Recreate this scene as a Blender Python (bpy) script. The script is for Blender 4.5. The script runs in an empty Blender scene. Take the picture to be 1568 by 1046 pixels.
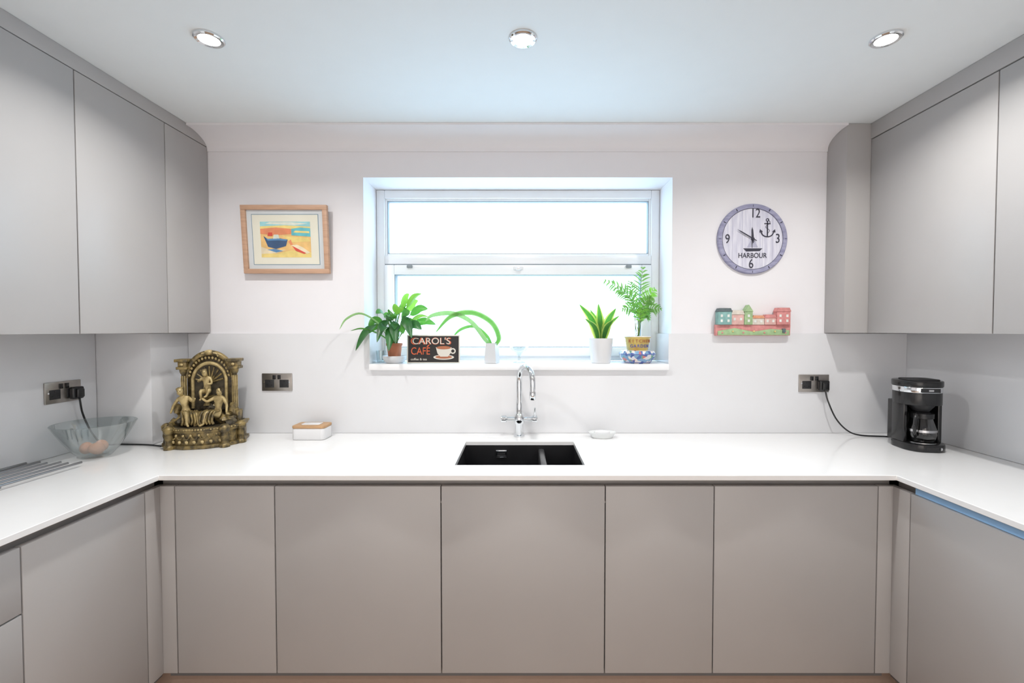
import bpy, bmesh, math, random
from mathutils import Vector, Matrix, noise
random.seed(7)
PI=math.pi
scene=bpy.context.scene
scene.view_settings.view_transform='Standard'
scene.view_settings.look='None'

# ------------------------------------------------------------------ materials
def pmat(name,col,rough=.5,metal=0,var=.04,scale=12,stretch=(1,1,1),col2=None,bump=0,bscale=200,coat=0,emis=None,estr=0,lo=.35,hi=.65):
    m=bpy.data.materials.new(name); m.use_nodes=True
    nt=m.node_tree; N=nt.nodes; L=nt.links; b=N['Principled BSDF']
    b.inputs['Roughness'].default_value=rough; b.inputs['Metallic'].default_value=metal
    b.inputs['Coat Weight'].default_value=coat
    tc=N.new('ShaderNodeTexCoord'); mp=N.new('ShaderNodeMapping'); mp.inputs['Scale'].default_value=stretch
    L.new(tc.outputs['Object'],mp.inputs['Vector'])
    nz=N.new('ShaderNodeTexNoise'); nz.inputs['Scale'].default_value=scale; nz.inputs['Detail'].default_value=5
    L.new(mp.outputs[0],nz.inputs['Vector'])
    cr=N.new('ShaderNodeValToRGB')
    c2=col2 if col2 else tuple(max(0,c*(1-var)) for c in col)
    cr.color_ramp.elements[0].position=lo; cr.color_ramp.elements[1].position=hi
    cr.color_ramp.elements[0].color=(*c2,1); cr.color_ramp.elements[1].color=(*col,1)
    L.new(nz.outputs['Fac'],cr.inputs[0]); L.new(cr.outputs[0],b.inputs['Base Color'])
    if bump:
        n2=N.new('ShaderNodeTexNoise'); n2.inputs['Scale'].default_value=bscale
        L.new(tc.outputs['Object'],n2.inputs['Vector'])
        bp=N.new('ShaderNodeBump'); bp.inputs['Strength'].default_value=bump; bp.inputs['Distance'].default_value=.002
        L.new(n2.outputs['Fac'],bp.inputs['Height']); L.new(bp.outputs[0],b.inputs['Normal'])
    if emis:
        b.inputs['Emission Color'].default_value=(*emis,1); b.inputs['Emission Strength'].default_value=estr
    return m
def thin_glass(name,tint=(1,1,1),refl=.08,rough=.02):
    m=bpy.data.materials.new(name); m.use_nodes=True; nt=m.node_tree; N=nt.nodes; L=nt.links
    N.remove(N['Principled BSDF']); out=N['Material Output']
    t=N.new('ShaderNodeBsdfTransparent'); t.inputs[0].default_value=(*tint,1)
    g=N.new('ShaderNodeBsdfGlossy'); g.inputs['Roughness'].default_value=rough
    lw=N.new('ShaderNodeLayerWeight'); lw.inputs['Blend'].default_value=.25
    mr=N.new('ShaderNodeMapRange'); mr.inputs['To Min'].default_value=refl*.5; mr.inputs['To Max'].default_value=min(1,refl*6)
    L.new(lw.outputs['Facing'],mr.inputs['Value'])
    mx=N.new('ShaderNodeMixShader'); L.new(mr.outputs[0],mx.inputs[0]); L.new(t.outputs[0],mx.inputs[1]); L.new(g.outputs[0],mx.inputs[2])
    L.new(mx.outputs[0],out.inputs['Surface']); return m
def leafmat(name,col,col2,trans=.35):
    m=pmat(name,col,.35,0,col2=col2,scale=30)
    nt=m.node_tree; N=nt.nodes; L=nt.links; b=N['Principled BSDF']; out=N['Material Output']
    tr=N.new('ShaderNodeBsdfTranslucent'); tr.inputs[0].default_value=(min(1,col[0]*1.6),min(1,col[1]*1.5),col[2],1)
    mx=N.new('ShaderNodeMixShader'); mx.inputs[0].default_value=trans
    L.new(b.outputs[0],mx.inputs[1]); L.new(tr.outputs[0],mx.inputs[2]); L.new(mx.outputs[0],out.inputs['Surface']); return m

M_wall=pmat('wall_paint',(.81,.80,.825),.7,var=.01,bump=.05,bscale=300)
M_ceil=pmat('ceiling_paint',(.79,.83,.845),.75,var=.01,bump=.04,bscale=250)
M_trim=pmat('white_trim',(.88,.88,.89),.4,var=.01)
M_upvc=pmat('white_upvc',(.88,.905,.925),.3,var=.01)
M_seal=pmat('grey_seal',(.25,.28,.30),.6)
M_splash=pmat('splashback_gloss',(.74,.745,.765),.18,var=.01)
M_top=pmat('white_quartz',(.87,.87,.87),.14,var=.008,scale=30)
M_cab=pmat('cabinet_matt_grey',(.435,.422,.418),.36,var=.02,scale=6)
M_gap=pmat('cabinet_carcass_dark',(.16,.16,.165),.6)
M_rail=pmat('aluminium_rail',(.42,.40,.39),.4,.3)
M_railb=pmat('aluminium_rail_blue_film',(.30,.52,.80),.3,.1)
M_plinth=pmat('plinth_floor_bounce',(.34,.25,.20),.5)  # cabinet grey with the floor's brown bounce put into its colour
M_black=pmat('black_composite',(.012,.012,.014),.38,var=.3,bump=.05,bscale=900)
M_blackp=pmat('black_plastic',(.012,.012,.013),.22,var=.2)
M_blackm=pmat('black_plastic_matt',(.02,.02,.022),.5,var=.2)
M_chrome=pmat('chrome',(.78,.80,.82),.06,1,var=.02)
M_steel=pmat('brushed_steel',(.60,.60,.61),.22,1,var=.12,scale=60,stretch=(1,1,20))
M_pewter=pmat('pewter_plate',(.42,.39,.36),.3,.9,var=.1,scale=50)
M_white=pmat('white_ceramic',(.78,.78,.79),.2,var=.02)
M_pot=pmat('white_pot_glaze',(.62,.63,.65),.3,var=.03)
M_lamp=pmat('lamp_lens',(1,1,1),.5,emis=(1,.98,.95),estr=12)
M_glass=thin_glass('window_glass',(1,1,1),.02)
M_glassb=thin_glass('bowl_glass',(.90,.935,.935),.13)
M_carafe=thin_glass('carafe_glass',(.35,.35,.36),.12)
M_egg=pmat('brown_egg',(.62,.28,.15),.5,var=.12,scale=40)
M_bamboo=pmat('bamboo_wood',(.58,.35,.18),.5,var=.25,scale=8,stretch=(2,30,30))
M_frame=pmat('frame_wood',(.58,.36,.24),.5,var=.15,scale=14,stretch=(1,1,8))
M_soap=pmat('frosted_white',(.80,.82,.82),.25)
M_terra=pmat('terracotta',(.45,.16,.08),.7,var=.2)
M_soil=pmat('soil',(.06,.035,.02),.95,var=.5,scale=80)

# ------------------------------------------------------------------ builder
def catmull(pts,n):
    P=[Vector(p) for p in pts]
    if len(P)==2: return [P[0].lerp(P[1],i/n) for i in range(n+1)]
    out=[]; segs=len(P)-1
    for i in range(n+1):
        t=i/n*segs; k=min(int(t),segs-1); u=t-k
        p1=P[k];p2=P[k+1]; p0=P[k-1] if k>0 else p1*2-p2; p3=P[k+2] if k+2<len(P) else p2*2-p1
        out.append(.5*((2*p1)+(-p0+p2)*u+(2*p0-5*p1+4*p2-p3)*u*u+(-p0+3*p1-3*p2+p3)*u**3))
    return out
class B:
    def __init__(s,name): s.name=name; s.bm=bmesh.new(); s.mats=[]; s.M=Matrix.Identity(4)
    def mi(s,m):
        if m not in s.mats: s.mats.append(m)
        return s.mats.index(m)
    def add(s,V,F,m,smooth=True):
        k=s.mi(m); vs=[s.bm.verts.new(s.M@Vector(v)) for v in V]
        for f in F:
            try:
                fc=s.bm.faces.new([vs[i] for i in f]); fc.material_index=k; fc.smooth=smooth
            except ValueError: pass
    def merge(s,bm,m,smooth=True):
        bm.verts.ensure_lookup_table(); bm.verts.index_update()
        s.add([v.co.copy() for v in bm.verts],[[v.index for v in f.verts] for f in bm.faces],m,smooth); bm.free()
    def box(s,x0,x1,y0,y1,z0,z1,m,bev=0,seg=2,vonly=False):
        x0,x1=sorted((x0,x1));y0,y1=sorted((y0,y1));z0,z1=sorted((z0,z1))
        bm=bmesh.new(); bmesh.ops.create_cube(bm,size=1)
        for v in bm.verts: v.co=Vector(((x0+x1)/2+v.co.x*(x1-x0),(y0+y1)/2+v.co.y*(y1-y0),(z0+z1)/2+v.co.z*(z1-z0)))
        if bev:
            ed=[e for e in bm.edges if (not vonly or abs(e.verts[0].co.z-e.verts[1].co.z)>1e-6)]
            bmesh.ops.bevel(bm,geom=ed,offset=bev,segments=seg,profile=.5,affect='EDGES')
        s.merge(bm,m)
    def prism(s,pts,z0,z1,m,bev=0,seg=2):
        bm=bmesh.new(); vs=[bm.verts.new((p[0],p[1],z0)) for p in pts]; f=bm.faces.new(vs)
        r=bmesh.ops.extrude_face_region(bm,geom=[f]); 
        for g in r['geom']:
            if isinstance(g,bmesh.types.BMVert): g.co.z=z1
        bmesh.ops.recalc_face_normals(bm,faces=bm.faces)
        if bev: bmesh.ops.bevel(bm,geom=list(bm.edges),offset=bev,segments=seg,profile=.5,affect='EDGES')
        s.merge(bm,m)
    def prismY(s,pts,y0,y1,m,bev=0):
        M0=s.M.copy(); s.M=s.M@Matrix(((1,0,0,0),(0,0,1,0),(0,1,0,0),(0,0,0,1)))
        s.prism(pts,y0,y1,m,bev); s.M=M0
    def lathe(s,prof,m,loc=(0,0,0),seg=40,sx=1,sy=1,axis='Z'):
        V=[];F=[];rings=[]
        for r,z in prof:
            if r<1e-6: V.append((0,0,z)); rings.append([len(V)-1])
            else:
                st=len(V)
                for i in range(seg):
                    a=2*PI*i/seg; V.append((r*math.cos(a)*sx,r*math.sin(a)*sy,z))
                rings.append(list(range(st,st+seg)))
        for a,b in zip(rings,rings[1:]):
            for i in range(seg):
                j=(i+1)%seg
                if len(a)==1 and len(b)==1: continue
                if len(a)==1: F.append((a[0],b[j],b[i]))
                elif len(b)==1: F.append((a[i],a[j],b[0]))
                else: F.append((a[i],a[j],b[j],b[i]))
        V2=[]
        for v in V:
            x,y,z=v
            if axis=='Y': x,y,z=x,-z,y
            elif axis=='X': x,y,z=z,x,y
            V2.append((x+loc[0],y+loc[1],z+loc[2]))
        s.add(V2,F,m)
    def tube(s,pts,r,m,n=24,seg=10,rr=None,flat=1):
        P=catmull(pts,n); V=[];F=[]
        t0=(P[1]-P[0]).normalized(); up=Vector((0,0,1)) if abs(t0.z)<.9 else Vector((1,0,0))
        nrm=t0.cross(up).normalized()
        for i,p in enumerate(P):
            t=(P[min(i+1,n)]-P[max(i-1,0)]).normalized(); nrm=(nrm-t*nrm.dot(t)).normalized(); bn=t.cross(nrm)
            q=r if rr is None else rr(i/n)
            for k in range(seg):
                a=2*PI*k/seg; V.append(p+nrm*math.cos(a)*q+bn*math.sin(a)*q*flat)
        for i in range(n):
            for k in range(seg):
                j=(k+1)%seg; F.append((i*seg+k,i*seg+j,(i+1)*seg+j,(i+1)*seg+k))
        F.append(tuple(range(seg-1,-1,-1))); F.append(tuple(range(n*seg,n*seg+seg)))
        s.add(V,F,m)
    def poly(s,pts,y,m):
        s.add([(p[0],y,p[1]) for p in pts],[tuple(range(len(pts)))],m,False)
    def disc(s,cx,cz,r,y,m,n=40,r2=0):
        if r2:
            V=[];F=[]
            for i in range(n):
                a=2*PI*i/n; V+=[(cx+r*math.cos(a),y,cz+r*math.sin(a)),(cx+r2*math.cos(a),y,cz+r2*math.sin(a))]
            for i in range(n):
                j=(i+1)%n; F.append((2*i,2*j,2*j+1,2*i+1))
            s.add(V,F,m,False)
        else: s.poly([(cx+r*math.cos(2*PI*i/n),cz+r*math.sin(2*PI*i/n)) for i in range(n)],y,m)
    def blob(s,c,sc,m,nz=0,sub=2,ns=20,seed=0):
        bm=bmesh.new(); bmesh.ops.create_icosphere(bm,subdivisions=sub,radius=1)
        for v in bm.verts:
            d=1+nz*noise.noise(v.co*1.5+Vector((seed*3.1,seed,0)))*2 if nz else 1
            v.co=Vector((c[0]+v.co.x*sc[0]*d,c[1]+v.co.y*sc[1]*d,c[2]+v.co.z*sc[2]*d))
        s.merge(bm,m)
    def leaf(s,pts,w,m,m2=None,side=None,n=14,strap=False,fold=.25):
        P=catmull(pts,n); V=[];F=[];F2=[]
        for i,p in enumerate(P):
            u=i/n; t=(P[min(i+1,n)]-P[max(i-1,0)]).normalized()
            if side=='face': sd=t.cross(Vector((0,1,0)))+Vector((0,.45,0))
            else: sd=Vector(side) if side else t.cross(Vector((0,0,1)))
            if sd.length<.05: sd=Vector((1,0,0))
            sd=(sd-t*sd.dot(t)).normalized(); nm=sd.cross(t).normalized()
            if strap: q=w*.5*min(1,(1-u)*3.5)**.6*min(1,.55+u*2)
            else: q=w*.5*max(.0,math.sin(PI*min(1,u**.75)))**.8+ .0012*(1-u)
            for k in (-1,-.62,0,.62,1): V.append(p+sd*q*k+nm*abs(k)*q*fold)
        for i in range(n):
            for k in range(4):
                f=(i*5+k,i*5+k+1,(i+1)*5+k+1,(i+1)*5+k)
                (F2 if k in(0,3) and m2 else F).append(f)
        s.add(V,F,m)
        if F2: s.add(V,F2,m2)
    def text(s,txt,size,m,loc,rotz=0,ext=.0006,sxx=1):
        cu=bpy.data.curves.new('t','FONT'); cu.body=txt; cu.size=size; cu.extrude=ext; cu.align_x='CENTER'; cu.align_y='CENTER'
        o=bpy.data.objects.new('t',cu); scene.collection.objects.link(o); bpy.context.view_layer.update()
        me=bpy.data.meshes.new_from_object(o.evaluated_get(bpy.context.evaluated_depsgraph_get()))
        T=Matrix.Translation(loc)@Matrix.Rotation(PI/2,4,'X')@Matrix.Rotation(rotz,4,'Z')@Matrix.Diagonal((sxx,1,1,1))
        s.add([T@v.co for v in me.vertices],[tuple(p.vertices) for p in me.polygons],m,False)
        bpy.data.objects.remove(o); bpy.data.curves.remove(cu); bpy.data.meshes.remove(me)
    def skin(s,J,E,m,T=Matrix.Identity(4),sub=2):
        me=bpy.data.meshes.new('sk'); me.from_pydata([j[:3] for j in J],E,[]); o=bpy.data.objects.new('sk',me); scene.collection.objects.link(o)
        md=o.modifiers.new('s','SKIN'); md.use_smooth_shade=True
        for i,j in enumerate(J):
            sv=me.skin_vertices[0].data[i]; sv.radius=(j[3],j[3] if len(j)<5 else j[4]); sv.use_root=(i==0)
        ss=o.modifiers.new('u','SUBSURF'); ss.levels=sub; ss.render_levels=sub
        bpy.context.view_layer.update()
        e=bpy.data.meshes.new_from_object(o.evaluated_get(bpy.context.evaluated_depsgraph_get()))
        s.add([T@v.co for v in e.vertices],[tuple(p.vertices) for p in e.polygons],m)
        bpy.data.objects.remove(o); bpy.data.meshes.remove(me); bpy.data.meshes.remove(e)
    def done(s,recalc=False,angle=40,parent=None):
        if recalc: bmesh.ops.recalc_face_normals(s.bm,faces=s.bm.faces)
        me=bpy.data.meshes.new(s.name); s.bm.to_mesh(me); s.bm.free()
        for m in s.mats: me.materials.append(m)
        me.set_sharp_from_angle(angle=math.radians(angle))
        o=bpy.data.objects.new(s.name,me); scene.collection.objects.link(o)
        if parent: o.parent=parent
        return o
def grid_solid(b,A,C,inside,t0,t1,m,plane='XY'):
    bm=bmesh.new(); vd={}
    def vv(i,j):
        if (i,j) not in vd: vd[(i,j)]=bm.verts.new((A[i],C[j],t0))
        return vd[(i,j)]
    for i in range(len(A)-1):
        for j in range(len(C)-1):
            if inside((A[i]+A[i+1])/2,(C[j]+C[j+1])/2): bm.faces.new((vv(i,j),vv(i+1,j),vv(i+1,j+1),vv(i,j+1)))
    r=bmesh.ops.extrude_face_region(bm,geom=list(bm.faces))
    for g in r['geom']:
        if isinstance(g,bmesh.types.BMVert): g.co.z=t1
    bmesh.ops.recalc_face_normals(bm,faces=bm.faces)
    if plane=='XZ':
        for v in bm.verts: v.co=Vector((v.co.x,v.co.z,v.co.y))
        bmesh.ops.recalc_face_normals(bm,faces=bm.faces)
    b.merge(bm,m,False)

XL,XR=-1.84,1.877; YB=-4.6; H=2.325
# ------------------------------------------------------------------ room shell
WX0,WX1,WZ0,WZ1=-.7475,.735,1.206,2.129
b=B('wall_back'); grid_solid(b,[XL-.12,WX0,WX1,XR+.12],[0,WZ0,WZ1,H+.1],lambda x,z: not(WX0<x<WX1 and WZ0<z<WZ1),0,.27,M_wall,'XZ'); b.done()
b=B('wall_left'); b.box(XL-.12,XL,YB,0,0,H+.1,M_wall); b.done()
b=B('wall_right'); b.box(XR,XR+.12,YB,0,0,H+.1,M_wall); b.done()
b=B('wall_front'); grid_solid(b,[XL-.12,-1.3,1.3,XR+.12],[0,2.1,H+.1],lambda x,z: not(-1.3<x<1.3 and z<2.1),YB-.2,YB,M_wall,'XZ'); b.done()  # opening made for the added fill door
b=B('ceiling'); b.box(XL,XR,YB,0,H,H+.1,M_ceil); b.done()
M_floor=pmat('oak_floor',(.38,.24,.15),.4,var=.3,scale=5,stretch=(12,1,1))
b=B('floor'); b.box(XL,XR,YB,0,-.05,0,M_floor); b.done()
# cornice cove with small lips where it meets wall and ceiling
b=B('trim_1')
prof=[(-.0003,H-.0003),(-.0003,2.250),(-.006,2.250),(-.007,2.259)]+[(-.134+.127*math.cos(a),2.259+.056*math.sin(a)) for a in [PI/2*i/12 for i in range(1,13)]]+[(-.142,2.315),(-.142,H-.0003)]
V=[];F=[]
for x in (-1.4885,1.4725):
    for y,z in prof: V.append((x,y,z))
n=len(prof)
for i in range(n): F.append((i,(i+1)%n,n+(i+1)%n,n+i))
F.append(tuple(range(n)));F.append(tuple(range(2*n-1,n-1,-1)))
b.add(V,F,M_wall); b.done(recalc=True,angle=30)

# ------------------------------------------------------------------ window
b=B('window_1')
y0,y1=.195,.262
def frame(x0,x1,z0,z1,w,wb,ya,yb,m=M_upvc,bev=.004):
    b.box(x0,x0+w,ya,yb,z0,z1,m,bev); b.box(x1-w,x1,ya,yb,z0,z1,m,bev)
    b.box(x0+w,x1-w,ya+.0005,yb,z1-w,z1,m,bev); b.box(x0+w,x1-w,ya+.0005,yb,z0,z0+wb,m,bev)
frame(WX0+.001,WX1-.001,1.237,WZ1-.001,.042,.03,y0,y1)
b.box(WX0+.043,WX1-.043,y0,y1,1.744,1.79,M_upvc,.004)
frame(WX0+.042,WX1-.042,1.788,2.088,.012,.012,y0+.012,y1-.01,M_upvc,.003)
frame(WX0+.053,WX1-.053,1.799,2.077,.004,.004,y0+.016,y1-.02,M_seal,0)
frame(WX0+.045,WX1-.045,1.262,1.738,.05,.045,y0-.014,y1-.015)
frame(WX0+.094,WX1-.094,1.306,1.689,.004,.004,y0-.004,y1-.02,M_seal,0)
b.box(WX0+.043,WX1-.043,y0+.004,y1-.01,1.737,1.745,M_seal)
b.box(WX0+.05,WX1-.05,y0+.03,y0+.034,1.80,2.08,M_glass); b.box(WX0+.09,WX1-.09,y0+.02,y0+.024,1.30,1.70,M_glass)
b.box(-.03,.02,y0-.022,y0-.013,1.712,1.728,M_white,.003); b.box(-.018,.008,y0-.040,y0-.022,1.708,1.722,M_white,.004)
for x in (-.57,.57):
    b.box(x-.014,x+.014,y0-.024,y0-.013,1.722,1.736,M_seal,.002)
b.done()
b=B('window_sill'); b.box(-.7185,.7185,-.030,.1945,1.2062,1.236,M_trim,.004); b.done()

# ------------------------------------------------------------------ splashbacks
b=B('splashback_panel')
grid_solid(b,[-1.593,-.7195,.7195,XR-.0105],[.901,1.2055,1.381],lambda x,z: not(-.7195<x<.7195 and z>1.2055),-.010,-.0005,M_splash,'XZ')
b.box(WX0+.0005,-.7195,.0,.1945,1.2062,1.381,M_splash); b.box(.7195,WX1-.0005,.0,.1945,1.2062,1.381,M_splash)
b.done()
b=B('splashback_panel'); b.box(XL+.0005,XL+.010,-2.7,-.236,.901,1.384,M_splash,.001); b.done()
b=B('splashback_panel'); b.box(XR-.010,XR-.0005,-2.7,-.0005,.901,1.384,M_splash,.001); b.done()
b=B('pipe_boxing'); b.box(XL+.0005,-1.594,-.234,-.0005,.901,1.384,M_splash,.002); b.done()

# ------------------------------------------------------------------ worktop
SX0,SX1,SY0,SY1=-.238,.243,-.528,-.173
b=B('worktop')
grid_solid(b,[XL+.001,-1.239,SX0,SX1,1.297,XR-.001],[-2.7,-.649,SY0,SY1,-.001],
    lambda x,y: (y>-.649 or x<-1.239 or x>1.297) and not (SX0<x<SX1 and SY0<y<SY1),.882,.9,M_top)
o=b.done(); md=o.modifiers.new('bevel','BEVEL'); md.width=.0015; md.segments=2; md.limit_method='ANGLE'

# sink
b=B('kitchen_sink')
zt=.8815; zb=.70
b.box(SX0-.012,SX1+.012,SY0-.012,SY0-.001,zb,zt,M_black); b.box(SX0-.012,SX1+.012,SY1+.001,SY1+.012,zb,zt,M_black)
b.box(SX0-.012,SX0-.001,SY0-.001,SY1+.001,zb,zt,M_black); b.box(SX1+.001,SX1+.012,SY0-.001,SY1+.001,zb,zt,M_black)
b.box(SX0-.001,SX1+.001,SY0-.001,SY1+.001,zb,zb+.01,M_black)
M_div=pmat('sink_divider_sheen',(.07,.07,.073),.25,var=.2)
b.box(.085,.112,SY0-.001,SY1+.001,zb+.01,.868,M_div,.008,3)
b.box(-.105,-.055,SY1-.006,SY1+.001,.828,.862,M_chrome,.003); 
for k in range(3): b.box(-.098,-.062,SY1-.0075,SY1-.006,.834+k*.009,.838+k*.009,M_blackm)
b.lathe([(0,.004),(.035,.004),(.042,0)],M_chrome,(-.08,-.35,zb+.0105)); b.lathe([(0,.004),(.028,.004),(.032,0)],M_chrome,(.178,-.35,zb+.0105))
b.done()

# ------------------------------------------------------------------ base cabinets
g=.0018
def vdoor(b,a0,a1,z0,z1,plane,axis,sgn,t=.02,m=M_cab):
    if axis=='Y': b.box(a0+g,a1-g,plane,plane+sgn*t,z0,z1,m,.0018)
    else: b.box(plane,plane+sgn*t,a0+g,a1-g,z0,z1,m,.0018)
ZB,ZT=.185,.852
b=B('base_cabinet')
xs=[-1.2075,-.8576,-.2744,.3019,.6838,1.258]
for a,c in zip(xs,xs[1:]): vdoor(b,a,c,ZB,ZT,-.62,'Y',1)
b.box(-1.278,-1.2075-g,-.62,-.60,ZB,ZT,M_cab,.0008); b.box(1.258+g,1.330,-.62,-.60,ZB,ZT,M_cab,.0008)
b.box(-1.25,1.30,-.599,-.585,.16,.80,M_gap); b.box(-1.275,1.325,-.584,-.572,.79,.8815,M_rail); b.box(-1.275,1.325,-.612,-.584,.79,.797,M_rail)
b.box(-1.32,1.37,-.575,-.56,0,.18,M_plinth)
b.done()
b=B('base_cabinet')
vdoor(b,-1.065,-.684,ZB,ZT,-1.258,'X',-1)
b.box(-1.258,-1.278,-.684+g,-.6203,ZB,ZT,M_cab,.0008)
for z0,z1 in ((.683,ZT),(.436,.679),(ZB,.432)): vdoor(b,-1.67,-1.065,z0,z1,-1.258,'X',-1)
vdoor(b,-2.27,-1.67,ZB,ZT,-1.258,'X',-1); vdoor(b,-2.68,-2.27,ZB,ZT,-1.258,'X',-1)
b.box(-1.279,-1.293,-2.68,-.60,.16,.80,M_gap); b.box(-1.294,-1.306,-2.68,-.60,.79,.8815,M_rail); b.box(-1.266,-1.294,-2.68,-.60,.79,.797,M_rail)
b.box(-1.32,-1.335,-2.68,-.56,0,.18,M_plinth); b.box(-1.258,XL+.005,-2.699,-2.681,0,.8815,M_cab,.001)
b.done()
b=B('base_cabinet')
ys=[-.69,-1.29,-1.89,-2.49,-2.68]
b.box(1.31,1.33,-.69+g,-.6203,ZB,ZT,M_cab,.0008)
for a,c in zip(ys,ys[1:]): vdoor(b,c,a,ZB,ZT,1.31,'X',1)
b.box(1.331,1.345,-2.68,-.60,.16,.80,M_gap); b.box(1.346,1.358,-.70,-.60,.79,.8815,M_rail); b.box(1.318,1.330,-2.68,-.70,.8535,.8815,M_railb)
b.box(1.37,1.385,-2.68,-.56,0,.18,M_plinth); b.box(1.31,XR-.005,-2.699,-2.681,0,.8815,M_cab,.001)
b.done()

# ------------------------------------------------------------------ wall-hung cabinets
b=B('upper_cabinet')
b.box(XL+.001,-1.509,-1.95,-.001,1.390,H-.001,M_cab)
ys=[-.001,-.267,-.656,-1.25,-1.95]
for a,c in zip(ys,ys[1:]): vdoor(b,c,a,1.386,2.268,-1.489,'X',-1)
b.box(-1.509,-1.489,-1.95,-.001,2.271,H-.001,M_cab,.001)
b.done()
b=B('upper_cabinet')
b.box(1.473,XR-.001,-.134,-.001,1.386,H-.001,M_cab,.001)
b.box(1.60,XR-.001,-1.95,-.1345,1.390,H-.001,M_cab)
ys=[-.1345,-.68,-1.28,-1.95]
for a,c in zip(ys,ys[1:]): vdoor(b,c,a,1.386,2.252,1.58,'X',1)
b.box(1.578,1.60,-1.95,-.1345,2.256,H-.001,M_cab,.001)
b.done()

# ------------------------------------------------------------------ downlights
def downlight(x,y,power):
    e=B('ceiling_downlight')
    e.lathe([(.030,-.001),(.031,-.006),(.040,-.008),(.044,-.005),(.045,-.0005),(.030,-.0005)],M_chrome,(x,y,H))
    e.lathe([(0,-.0030),(.030,-.0030),(.030,-.0006)],M_lamp,(x,y,H))
    o=e.done()
    l=bpy.data.lights.new('downlight_bulb','AREA'); l.shape='DISK'; l.size=.056; l.energy=power; l.color=(1,.98,.95); l.spread=math.radians(150)
    lo=bpy.data.objects.new('bulb',l); lo.location=(x,y,H-.010); scene.collection.objects.link(lo); lo.parent=o
for y,pw in ((-.73,7.0),(-2.3,5.0),(-3.8,5.0)):
    for x in (-.985,.012,1.165): downlight(x,y,pw)

# ------------------------------------------------------------------ unseen patio door behind camera, added for daylight fill
b=B('added_fill_door')
y0,y1=YB-.13,YB-.07
for x0 in (-1.299,0.0005):
    x1=x0+1.2985
    b.box(x0,x0+.07,y0,y1,0.001,2.099,M_upvc,.004); b.box(x1-.07,x1,y0,y1,.001,2.099,M_upvc,.004)
    b.box(x0+.07,x1-.07,y0,y1,2.03,2.099,M_upvc,.004); b.box(x0+.07,x1-.07,y0,y1,.001,.09,M_upvc,.004)
    b.box(x0+.065,x1-.065,y0+.03,y0+.034,.08,2.04,M_glass)
b.tube([(-.03,y1+.03,.95),(-.03,y1+.03,1.08)],.009,M_chrome); b.box(-.038,-.022,y1-.002,y1+.03,.95,.965,M_chrome)
b.done()

# ------------------------------------------------------------------ sockets
def socket_geo(b,w=.145,h=.084):
    b.box(-w/2,w/2,-.006,0,-h/2,h/2,M_pewter,.002)
    for sx in (-.035,.035):
        b.box(sx-.022,sx+.022,-.0068,-.005,-.026,.012,M_blackm,.001)
        for px,pz,pw,ph in ((0,.004,.004,.008),(-.011,-.014,.007,.003),(.011,-.014,.007,.003)):
            b.box(sx+px-pw/2,sx+px+pw/2,-.0072,-.0066,pz-ph/2,pz+ph/2,M_blackp)
    for sx in (-.012,.012): b.box(sx-.007,sx+.007,-.010,-.005,.014,.034,M_blackp,.001)
    for sx in (-.06,.06): b.lathe([(0,.0012),(.003,.0012),(.0035,0)],M_chrome,(sx,-.006,0),12,axis='Y')
def plug_geo(b,plug):
    b.box(plug-.024,plug+.024,-.030,-.0073,-.034,.016,M_blackp,.007,3)
    b.box(plug-.015,plug+.015,-.040,-.028,-.028,.008,M_blackp,.005,3)
b=B('double_power_socket'); b.M=Matrix.Translation((-1.166,-.0102,1.148)); socket_geo(b); b.done()
T=Matrix.Translation((1.419,-.0102,1.142))
b=B('double_power_socket'); b.M=T; socket_geo(b); b.done()
b=B('coffee_maker_cord'); b.M=T; plug_geo(b,.038); b.M=Matrix.Identity(4)
b.tube([(1.457,-.04,1.112),(1.465,-.05,1.06),(1.50,-.055,.98),(1.55,-.06,.925),(1.60,-.075,.9055),(1.70,-.10,.905),(1.765,-.12,.9055),(1.79,-.14,.925),(1.775,-.15,.965),(1.735,-.160,.975)],.0035,M_blackp,70,8)
b.done()
T=Matrix.Translation((XL+.0102,-.383,1.152))@Matrix.Rotation(PI/2,4,'Z')
b=B('double_power_socket'); b.M=T; socket_geo(b); b.done()
b=B('fountain_power_cord'); b.M=T; plug_geo(b,.040); b.M=Matrix.Identity(4)
b.tube([(-1.80,-.343,1.12),(-1.80,-.33,1.05),(-1.805,-.285,.96),(-1.79,-.250,.907),(-1.72,-.243,.905),(-1.62,-.25,.905),(-1.57,-.26,.905),(-1.525,-.275,.905)],.0035,M_blackp,60,8)
b.done()

# ------------------------------------------------------------------ tap
b=B('kitchen_tap')
tx,ty=.0,-.075
b.lathe([(0,0),(.026,0),(.026,.006),(.018,.010),(.017,.055),(.020,.060),(.020,.072)],M_chrome,(tx,ty,.9005))
b.lathe([(0,0),(.022,0),(.024,.004),(.024,.036),(.018,.044),(.0145,.050),(.014,.10),(0,.10)],M_chrome,(tx,ty,.962))
b.lathe([(0,0),(.011,0),(.0115,.002),(.0115,.118),(.011,.12),(0,.12)],M_chrome,(tx-.060,ty,.982),24,axis='X')
for sx in (-1,1):
    b.lathe([(0,0),(.015,0),(.017,.003),(.017,.022),(.015,.025),(0,.025)],M_chrome,(tx+sx*.072-.0125,ty,.982),24,axis='X')
    b.tube([(tx+sx*.072,ty-.005,.984),(tx+sx*.072,ty-.03,.99+(.0 if sx<0 else .02)),(tx+sx*.072,ty-.045,.995+(.0 if sx<0 else .045))],.0042,M_chrome,10,10)
d=Vector((.42,-.90,0)).normalized(); R=.070
pts=[Vector((tx,ty,1.0)),Vector((tx,ty,1.06)),Vector((tx,ty,1.12)),Vector((tx,ty,1.165))]
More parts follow.
